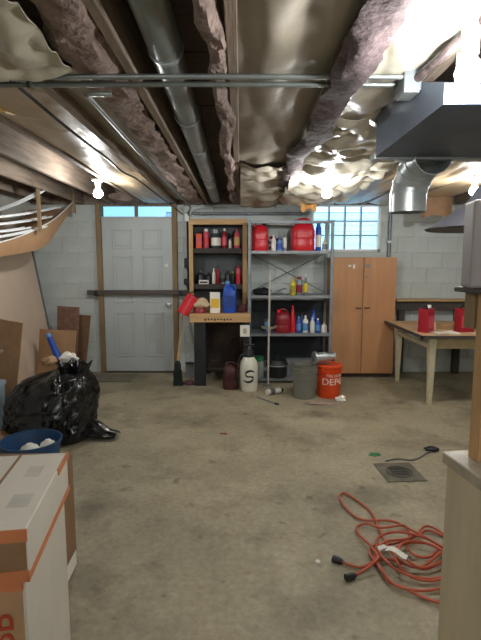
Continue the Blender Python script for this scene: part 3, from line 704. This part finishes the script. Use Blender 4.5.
MB().tube([(.02, 0, .005), (.07, .012, .006), (.11, .02, .006)], [.05, .038, .038], 20).build('neck', M_galv, fl, True)
MB().tube([(.10, .02, .006), (.115, .024, .006)], .055, 20).build('end_ring', M_galv, fl, True)
MB().box(-.03, .03, -.03, .03, -.065, -.045).build('foot', M_grey, fl)

# loose floor things
sc_ = thing('spray_can', 'white spray can lying on the floor before the shelves', 'can', (.385, 5.24, .034), .5)
MB().tube([(-.1, 0, 0), (.07, 0, 0), (.085, 0, 0), (.09, 0, 0)], [.033, .033, .026, .02], 18).build('body', M_paper, sc_, True)
MB().tube([(.088, 0, 0), (.115, 0, 0)], .022, 14).build('cap', M_black, sc_, True)
MB().tube([(-.06, 0, 0), (.0, 0, 0)], .0338, 18, False).thick(.001).build('label_band', M_grey, sc_, True)
st = thing('paint_stick', 'pale wand with dark tip lying on the floor', 'stick', (.28, 4.97, .009), -.93)
MB().tube([(-.16, 0, 0), (.15, 0, 0)], .008, 8).build('wand', M_shelf, st, True)
MB().tube([(.15, 0, 0), (.2, 0, .002)], .011, 8).build('tip', M_black, st, True)
blob('rag', 'flat dusty pink rag on the floor before the buckets', 'rag', (.85, 4.86, 0), (.17, .06, .012), mat('dusty_rag', '#a08a7c', .9, var=.2), 21, .4)
blob('scrap', 'crumpled pale paper scrap beside the orange bucket', 'scrap', (1.09, 4.98, 0), (.06, .05, .03), M_paper, 22, .5)
tag(MB().prism([(-.05, -.02), (.0, -.035), (.05, -.01), (.04, .03), (-.02, .035)], 0, .004).build('scrap', M_green, None, False, (1.05, 3.53, .0)), 'small green plastic scrap beside the floor drain', 'scrap')
tag(MB().prism([(-.03, -.008), (.03, -.012), (.035, .008), (-.02, .01)], 0, .006).build('scrap', M_redd, None, False, (-.15, 3.98, 0)), 'tiny red scrap in the middle of the floor', 'scrap')
tag(MB().lathe([(.012, 0), (.012, .006), (.008, .008)], 14).build('plastic_disc', M_paper, None, True, (.39, 2.2, 0)), 'tiny white cap on the floor near the cord plugs', 'scrap')
blob('clump', 'dark clump of debris on the floor behind the drain', 'debris', (1.53, 3.62, 0), (.05, .04, .015), M_blackm, 31, .5)
tag(MB().tube(spline([(1.10, 3.40, .006), (1.2, 3.44, .006), (1.32, 3.42, .006), (1.47, 3.55, .006), (1.52, 3.58, .006)], 6), .005, 6).build('wire', M_grey, None, True), 'thin dark wire trailing from the floor drain', 'wire')
dr = thing('floor_drain', 'square dark floor drain plate with a round grate', 'drain', (1.14, 3.22, 0), .06)
M_iron = mat('drain_iron', '#726b5e', .8, .2, var=.35, scale=12)
MB().box(-.14, .14, -.15, .15, 0, .005).bevel(.002, 1).build('plate', M_iron, dr)
MB().lathe([(.095, .005), (.095, .009), (.08, .009), (.08, .006)], 28).build('grate', mat('drain_dark', '#5a5449', .85), dr)
for k in range(5): MB().box(-.06, .06, -.055+k*.026, -.047+k*.026, .006, .0085).build('grate_slot', M_black, dr)

# extension cord
ec = thing('extension_cord', 'tangled orange extension cord on the concrete floor', 'extension cord', (.8, 2.3, 0))
M_cord = mat('cord_orange', '#b9583b', .45, var=.12)
path = [(.504, 2.185), (.552, 2.152), (.598, 2.139), (.674, 2.191), (.749, 2.191), (.807, 2.143), (.898, 2.124), (.987, 2.162), (1.10, 2.22), (1.13, 2.36), (1.05, 2.46), (.945, 2.384), (.805, 2.327), (.709, 2.316), (.662, 2.24), (.688, 2.12), (.69, 2.034), (.752, 1.983), (.821, 1.927), (.90, 1.90), (1.05, 1.95), (1.12, 2.1),
        (1.08, 2.24), (1.029, 2.262), (.953, 2.201), (.876, 2.197), (.859, 2.273), (.915, 2.384), (.931, 2.48), (.864, 2.557), (.709, 2.57), (.647, 2.681), (.63, 2.832), (.678, 2.891), (.745, 2.77), (.782, 2.652), (.781, 2.518), (.765, 2.349), (.765, 2.201), (.807, 2.13), (.87, 2.10), (.982, 2.181), (1.09, 2.3), (1.11, 2.44), (1.05, 2.50), (.958, 2.40), (.871, 2.33), (.77, 2.31), (.70, 2.26), (.672, 2.17), (.68, 2.08), (.715, 2.0), (.803, 1.96), (.892, 1.964), (1.0, 2.0), (1.06, 2.12), (1.0, 2.25), (.9, 2.29), (.8, 2.24), (.76, 2.14), (.80, 2.04), (.9, 2.01), (1.02, 2.08), (1.07, 2.2), (.99, 2.33), (.86, 2.40), (.75, 2.37), (.70, 2.25), (.74, 2.08), (.86, 2.02), (.98, 2.05), (1.04, 2.16), (.97, 2.27), (.85, 2.26), (.79, 2.17), (.86, 2.08), (.99, 2.13), (1.06, 2.22),
        (1.029, 2.27), (.981, 2.338), (.935, 2.431), (.916, 2.497), (.822, 2.467), (.766, 2.467), (.725, 2.523), (.658, 2.492), (.646, 2.407), (.674, 2.284), (.681, 2.171), (.601, 2.105), (.541, 2.078)]
P3 = []
for i, (x, y) in enumerate(path):
    heap = math.exp(-((x-.88)**2+(y-2.2)**2)/.05)
    P3.append((x-.8, y-2.3, .012+heap*.07*(i/len(path))+.008*(i % 3)*heap))
P3[0] = (P3[0][0], P3[0][1], .014); P3[-1] = (P3[-1][0], P3[-1][1], .014)
MB().tube(spline(P3, 6), .0068, 8).build('cord', M_cord, ec, True)
for (p, q, nm) in ((P3[0], P3[1], 'socket_end'), (P3[-1], P3[-2], 'plug_end')):
    d_ = (Vector(p)-Vector(q)); d_.z = 0; d_.normalize(); p = Vector(p)
    MB().tube([p-d_*.01, p+d_*.01, p+d_*.045], [.010, .018, .018], 12).build(nm, M_black, ec, True)
tg = thing('cord_tag', 'white paper tag lying on the tangled orange cord', 'tag', (.76, 2.13, .10), -.6)
MB().quadgrid(6, 2, lambda u, v: (-.05+.1*u, -.02+.04*v, .01*math.sin(u*5))).thick(.001).build('paper', M_paper, tg)
tg = thing('cord_tag', 'small white plastic clip on the orange cord loops', 'tag', (.725, 2.255, .035), .5)
MB().box(-.03, .03, -.015, .015, 0, .012).bevel(.004).build('clip', M_white, tg)

# ================================================================== tan cabinet
cb = thing('wardrobe_cabinet', 'tall tan two door cabinet against the back wall', 'cabinet', (1.565, 6.15, 0))
M_tan = mat('tan_laminate', '#b8875d', .5, var=.12, scale=3, stretch=(4, 4, .5))
MB().box(-.42, .42, -.13, .17, .05, 1.56).bevel(.003, 1).build('body', M_tan, cb)
MB().box(-.41, .41, -.11, .16, 0, .05).build('plinth', mat('dark_plinth', '#3f3128', .7), cb)
for s in (-1, 1):
    a, b = (-.418, -.003) if s < 0 else (.003, .418)
    dd = MB().box(a, b, -.152, -.131, .06, 1.555).bevel(.003, 1).build('door', M_tan, cb)
    hx = s*.055
    MB().tube(spline([(hx-.03, -.152, .92), (hx-.028, -.17, .92), (hx, -.175, .915), (hx+.028, -.17, .92), (hx+.03, -.152, .92)], 4), .006, 8).build('handle', M_blackm, dd, True)
    if s > 0:
        MB().box(.02, .07, -.1535, -.151, 1.43, 1.47).build('sticker', M_grey, dd)
        MB().box(-.0+.02, .06, -.1535, -.151, 1.30, 1.32).build('sticker', M_grey, dd)
    else:
        MB().box(-.20, -.16, -.1535, -.151, 1.44, 1.465).build('sticker', M_paper, dd); MB().box(-.14, -.11, -.1535, -.151, 1.42, 1.47).build('sticker', M_paper, dd)

# ================================================================== right table
tt = thing('work_table', 'old cream legged table with a dark edged worn top', 'table', (1.93, 5.42, 0))
M_ttop = mat('worn_top', '#a9835a', .6, var=.3, scale=5, col2='#c9b28c')
M_dkedge = mat('dark_edge', '#4a443e', .6, var=.2)
MB().box(-.07, 1.3, -.68, .56, .728, .752).bevel(.003, 1).build('tabletop', M_ttop, tt)
MB().box(-.085, -.07, -.695, .56, .722, .754).build('edge_strip', M_dkedge, tt)
MB().box(-.085, 1.3, -.695, -.68, .722, .754).build('edge_strip', M_dkedge, tt)
def tleg(x, y):
    MB().rings([[(x+a*w_, y+b*w_, z) for a, b in ((-1, -1), (1, -1), (1, 1), (-1, 1))] for z, w_ in ((0, .020), (.6, .034), (.728, .036))]).bevel(.004, 1).build('leg', M_cream, tt)
for x in (.06, 1.2):
    for y in (-.60, .42): tleg(x, y)
MB().box(.10, 1.16, -.625, -.60, .61, .728).build('apron', mat('apron_wood', '#b3a077', .6), tt)
MB().box(.04, .065, -.56, .38, .60, .64).build('side_rail', M_cream, tt)
MB().box(.04, .075, -.56, -.42, .64, .728).build('corner_block', M_shelf, tt)
MB().box(.10, 1.16, .40, .43, .61, .728).build('apron', MATS['apron_wood'], tt)
def fcan(label, loc, rz, s=1):
    t = thing('solvent_can', label, 'can', loc, rz)
    M_rc = mat('red_can', '#a51f2e', .35, .2, var=.25, scale=14)
    MB().box(-.085*s, .085*s, -.055*s, .055*s, 0, .255*s).bevel(.012*s).build('body', M_rc, t)
    for z in (.004, .251): MB().box(-.087*s, .087*s, -.057*s, .057*s, (z-.004)*s, (z+.004)*s).bevel(.003).build('rim', M_rc, t)
    MB().lathe([(.022*s, .255*s), (.022*s, .285*s), (.018*s, .288*s)], 16, (.05*s, 0, 0)).build('cap', M_white, t, True)
    MB().tube(spline([(-.07*s, 0, .255*s), (-.06*s, 0, .28*s), (-.0*s, 0, .28*s), (.01*s, 0, .255*s)], 4), .006*s, 6).build('handle', M_blackm, t, True)
    MB().box(-.065*s, .065*s, -.0565*s, -.0545*s, .05*s, .18*s).build('label_print', M_pinkp, t)
fcan('red rectangular solvent can with a white cap on the table', (2.0, 5.02, .752), .75)
fcan('second red can on the table partly behind the grey case', (2.42, 5.05, .752), .2)
pp = thing('paper_sheet', 'loose white paper sheet on the table near the red can', 'paper', (2.17, 4.93, .753), .15)
MB().quadgrid(8, 4, lambda u, v: (-.13+.26*u, -.09+.18*v, .004+.006*math.sin(u*6+v*2))).thick(.001).build('sheet', M_paper, pp)
bottle('small_bottle', 'tiny cream bottle beside the red can on the table', 'bottle', (2.12, 5.12, .752), .11, .03, M_cream, M_cream)
carton('wood_block', 'flat tan box on the table behind the paper', 'box', (2.33, 5.3, .752), .22, .2, .05, M_card, None, .3)

# wall ledge
lg = thing('wall_ledge', 'wooden ledge board along the back wall behind the table', 'ledge', (2.55, 6.2, 0))
MB().box(-.5, 1.1, -.05, .12, .985, 1.01).bevel(.003, 1).build('board', M_woodx, lg)
MB().box(-.5, 1.1, .0, .1, .87, .985).build('beam', mat('dark_beam', '#4a443f', .8, var=.3), lg)
for x in (-.4, .36, 1.0): MB().box(x-.04, x+.04, .02, .1, 0, .87).build('support', MATS['dark_beam'], lg)

# ================================================================== right foreground bench
rb = thing('plywood_bench', 'beige plywood sided bench in the right foreground', 'bench', (.645, 1.44, 0), math.radians(8))
M_ply = mat('beige_plywood', '#cdc1a3', .7, var=.12, scale=2.5, stretch=(4, 4, .6))
MB().box(.012, .9, -1.3, -.01, 0, .862).bevel(.003, 1).build('side_panel', M_ply, rb)
MB().box(0, .92, -1.32, .0, .862, .90).bevel(.005).build('bench_top', mat('worn_bench_top', '#8c8272', .45, var=.4, scale=8, col2='#c4bba8'), rb)
MB().box(.055, .155, -.10, -.05, .90, 1.41).bevel(.003).build('post', M_wood, rb)
MB().box(.7, .8, -.10, -.05, .90, 1.41).bevel(.003).build('post', M_wood, rb)
MB().box(.048, .07, -.045, -.0, 1.30, 1.41).build('bracket', M_stud, rb)
MB().box(.015, .9, -.14, .01, 1.41, 1.425).bevel(.003).build('shelf', M_dkedge, rb)
gc = thing('grey_case', 'grey metal case on the bench shelf at the right edge', 'case', (.852, 1.37, 1.425), math.radians(-8))
MB().box(-.19, .3, -.05, .04, 0, .25).bevel(.008).build('body', mat('grey_case_paint', '#96908f', .6, var=.06), gc)
MB().box(-.06, .14, -.054, -.05, .1, .14).build('recess', M_grey, gc)
MB().tube(spline([(-.05, 0, .25), (-.04, 0, .28), (.08, 0, .28), (.09, 0, .25)], 4), .01, 8).build('handle', M_blackm, gc, True)
ls = thing('pendant_lampshade', 'dark flared metal lampshade hanging behind the grey case', 'lampshade', (1.0, 1.95, 1.63))
M_shade = mat('dark_enamel', '#45454b', .5, .1, var=.1)
MB().lathe([(.228, 0), (.234, .006), (.21, .022), (.16, .05), (.11, .085), (.07, .12), (.045, .16), (.03, .18)], 36).build('shade', M_shade, ls, True)
MB().tube([(0, 0, .17), (0, 0, .41)], .009, 8).build('stem', M_blackm, ls, True)

# ================================================================== left side
lp = thing('wall_panel', 'large cream sheet panel leaning on the left wall', 'panel', (-2.40, 4.88, 0))
def pl(u, v): return (-.02-.33*v+.01*math.sin(u*3), .0+1.23*u, 2.0*v)
MB().quadgrid(10, 10, pl).thick(.012).build('sheet', mat('cream_panel', '#cdb9a4', .7, var=.08, scale=1.5), lp)
MB().box(-.02, .0, 1.225, 1.245, 0, 2.0).xf(Matrix.Shear('XY', 4, (0, 0)) @ Matrix.Identity(4)).xf(Matrix(((1, 0, -.165, 0), (0, 1, 0, 0), (0, 0, 1, 0), (0, 0, 0, 1)))).build('edge_strip', M_grey, lp)
def leansheet(label, loc, w_, h, lean, rz, m, name='cardboard_sheet', extra=None):
    t = thing(name, label, 'cardboard', loc, rz)
    b = MB().quadgrid(6, 6, lambda u, v: (w_*(u-.5), lean*v+.01*math.sin(u*5+v*3), h*v)).thick(.006); b.build('sheet', m, t)
    MB().box(-w_*.5, w_*.5, -.004, .004, h*.5-.002, h*.5+.002).xf(Matrix.Translation((0, lean*.5-.003, 0))).build('fold_line', M_carddk, t)
    if extra: MB().box(-w_*.2, w_*.15, -.003, .003, h*.62, h*.68).xf(Matrix.Translation((0, lean*.65-.008, 0))).build('sticker', extra, t)
    return t
leansheet('tan cardboard sheet with a white sticker at the far left', (-2.36, 4.50, 0), .62, .93, .12, -.75, M_card, extra=M_paper)
leansheet('wide tan cardboard sheet behind the black bag', (-2.16, 5.28, 0), .52, .72, .12, -.35, M_card)
leansheet('dark mottled cardboard sheet standing behind the wide tan one', (-2.20, 5.75, 0), .40, .95, .10, -.55, mat('mottled_card', '#8c6a5c', .85, var=.3, scale=12))
leansheet('narrow brown cardboard sheet beside the panel corner', (-2.09, 5.95, 0), .24, .82, .12, -.6, M_carddk)
bs = thing('blue_tube', 'blue plastic tube sticking up behind the black bag', 'tube', (-1.98, 5.06, .02), 0)
MB().tube([(.14, -.06, 0), (0, 0, .40), (-.12, .04, .66)], [.045, .042, .03], 14).build('sleeve', M_blue, bs, True)
MB().tube([(-.12, .04, .66), (-.135, .045, .70)], [.034, .026], 14).build('cap', M_lblue, bs, True)
bb = thing('storage_bin', 'pale blue plastic bin at the far left edge', 'bin', (-2.28, 4.0, 0), .05)
MB().sup([(.14, .17, 0), (.16, .19, .42)], 28, .35).build('shell', mat('pale_blue_bin', '#8fa6b5', .5), bb, True)
MB().sup([(.17, .20, .41), (.17, .20, .435)], 28, .35).build('rim', MATS['pale_blue_bin'], bb, True)

# black bag
def bagf():
    mb = MB(); nt, nz = 150, 70
    prof = [(0, .36, .30), (.05, .42, .35), (.18, .44, .37), (.35, .445, .37), (.55, .43, .35), (.75, .40, .31), (.90, .34, .25), (.97, .24, .17), (1.0, .05, .04)]
    def pf(t):
        for (a, x0, y0), (b, x1, y1) in zip(prof, prof[1:]):
            if t <= b:
                k = (t-a)/(b-a); k = k*k*(3-2*k); return x0+(x1-x0)*k, y0+(y1-y0)*k
        return prof[-1][1:]
    R = []
    for j in range(nz+1):
        t = j/nz; t = t if t < .85 else .85+.15*math.sin((t-.85)/.15*PI/2); a, b = pf(t); ring = []
        for i in range(nt):
            q = 2*PI*i/nt; c, s_ = math.cos(q), math.sin(q)
            n = Vector((c, s_, t*1.6))
            f1 = 1-abs(noise.noise(Vector((c*1.9+t*1.2, s_*1.9, t*1.5+4))))*2
            f2 = 1-abs(noise.noise(Vector((c*4.2-t*2.0, s_*4.2+7, t*3.6))))*2
            f3 = 1-abs(noise.noise(Vector((c*9+t*3, s_*9+2, t*7+1))))*2
            d_ = .90+.09*noise.noise(n*1.2+Vector((2, 5, 1)))+.055*f1+.055*f2+.030*f3
            x = a*math.copysign(abs(c)**.72, c)*d_; y = b*math.copysign(abs(s_)**.75, s_)*d_
            H = .53+.07*(x/.42)-.05*abs(y/.37)+.03*noise.noise((x*6, y*6, 3))
            ring.append((x+.05*(t-.5), y, .003+t*H+.012*f2*min(1, t*4)*(1 if t < .97 else .3)))
        R.append(ring)
    mb.rings(R); return mb
bg = thing('garbage_bag', 'full shiny black garbage bag on the floor at left', 'garbage bag', (-1.63, 3.97, 0), -.12); bg.scale = (.84, 1, 1.08)
M_bag = mat('black_film', '#0f1113', .22, var=.3, bump=.35, bscale=18, spec=.6)
bagf().build('bag', M_bag, bg, True)
def flap(u, v):
    x = .30+.40*u; wv = (1-u*.55)*.20
    return (x, .02+(v-.5)*2*wv*.8-.05*u, (.16*(1-u)**1.6+.05)*(1-(2*v-1)**2*.7)+.018*noise.noise((x*9, v*7, 2))+.006)
MB().quadgrid(22, 18, flap).thick(.004).build('bag_tail', M_bag, bg, True)
def top(u, v):
    t = u*2*PI; r = .10+.05*v+.03*math.sin(t*5); return (.24+r*math.cos(t)*1.1, .0+r*math.sin(t)*.7, .50+.10*v+.02*math.sin(t*7))
MB().quadgrid(40, 4, top).thick(.003).build('gathered_top', M_bag, bg, True)
blob('crumpled_paper', 'white crumpled paper poking out at the top of the black bag', 'paper', (-1.62, 4.36, .555), (.09, .06, .06), M_paper, 41, .4)
blob('crumpled_paper', 'tan cardboard scrap poking out of the black bag', 'cardboard', (-1.80, 4.36, .53), (.08, .06, .05), M_card, 42, .4)
blob('cardboard_scrap', 'crumpled brown cardboard between the blue tub and the pale bin', 'cardboard', (-1.98, 3.62, 0), (.13, .10, .09), M_carddk, 44, .4)
dm = thing('door_mat', 'thin dull doormat on the concrete before the white door', 'mat', (-1.66, 5.98, 0), .04)
MB().box(-.27, .27, -.21, .21, 0, .008).bevel(.003, 1).build('mat', mat('mat_fibre', '#7c7565', .95, var=.25, scale=20, bump=.5, bscale=80), dm)
MB().box(-.27, .27, -.21, -.19, .004, .011).build('hem', mat('mat_hem', '#6b6557', .9), dm)
# blue tub
bt = thing('blue_tub', 'round dark blue tub with white things inside, behind the white boxes', 'tub', (-1.52, 3.28, 0))
M_tub = mat('dark_blue_tub', '#23486f', .45, var=.12)
MB().lathe([(.02, 0), (.17, 0), (.205, .2), (.205, .22), (.2, .22), (.165, .02), (.02, .015)], 36).build('shell', M_tub, bt, True)
MB().lathe([(.205, .205), (.216, .208), (.216, .224), (.203, .224)], 36, cap=False).build('rim', M_tub, bt, True)
for i, (x, y, r) in enumerate(((.0, -.03, .075), (.10, .05, .065))):
    t = thing('white_bowl', ('larger' if i == 0 else 'smaller') + ' white upturned bowl inside the blue tub', 'bowl', (-1.52+x, 3.28+y, .11+.0*i))
    MB().lathe([(r*1.02, 0), (r, .03), (r*.75, .07), (r*.35, .085), (r*.3, .092), (.004, .092)], 24).build('bowl', M_paper, t, True)
    MB().lathe([(r*1.06, -.003), (r*1.06, .004)], 24).build('rim', M_white, t, True)

# boxes in left foreground
ORT = mat('orange_tape', '#c4794d', .6, var=.12)
M_wbox = mat('white_box', '#c9c3b5', .75, var=.06, scale=4)
bx0 = thing('moving_box', 'large lower white sided box with orange letters in the left foreground', 'box', (-.575, 1.165, 0), math.radians(8.6))
MB().box(-.5, -.012, .01, .49, 0, .655).bevel(.004, 1).build('body', M_card, bx0)
MB().box(-.014, -.006, .012, .488, .004, .65).build('white_side', M_wbox, bx0)
MB().box(-.5, -.012, -.004+.01, .012, .62, .655).build('tape_band', ORT, bx0)
text_flat('BB', .10, Matrix.Translation((-.042, .0075, .50)) @ Matrix.Rotation(PI/2, 4, 'X') @ Matrix.Rotation(PI/2, 4, 'Z'), mat('orange_ink', '#b0442a', .7), bx0)
bx1 = thing('flat_box', 'flat white box with orange edges on top of the left boxes', 'box', (-.567, 1.165, .655), math.radians(8.6))
MB().box(-.5, 0, 0, .51, 0, .145).bevel(.004, 1).build('body', M_wbox, bx1)
MB().box(-.5, -.002, -.003, 0, .002, .143).build('front_panel', M_carddk, bx1)
MB().box(-.5, .003, -.006, -.002, .112, .147).build('tape_band', ORT, bx1)
MB().box(-.5, .003, -.006, -.002, -.002, .03).build('tape_band', ORT, bx1)
MB().box(-.002, .004, -.006, .512, -.002, .016).build('tape_band', ORT, bx1)
MB().box(-.002, .004, .36, .512, .125, .147).build('tape_band', ORT, bx1)
MB().box(-.165, -.155, .0, .51, .1445, .146).build('seam', M_carddk, bx1)
for (a, b, c_, d_) in ((-.10, -.05, .32, .40), (-.09, -.03, .12, .2)):
    MB().box(a, b, c_, d_, .1448, .1458).build('printed_mark', mat('grey_ink', '#b9b4a8', .8), bx1)
bx2 = thing('tall_box', 'tall plain brown box with a white label behind the stacked boxes', 'box', (-.80, 1.78, 0), math.radians(2))
MB().box(-.42, 0, 0, .40, 0, .585).bevel(.004, 1).build('body', M_carddk, bx2)
MB().box(-.0, .002, .20, .385, .015, .09).build('shipping_label', M_paper, bx2)
MB().box(-.10, -.01, -.002, .0, .015, .09).build('shipping_label', M_paper, bx2)
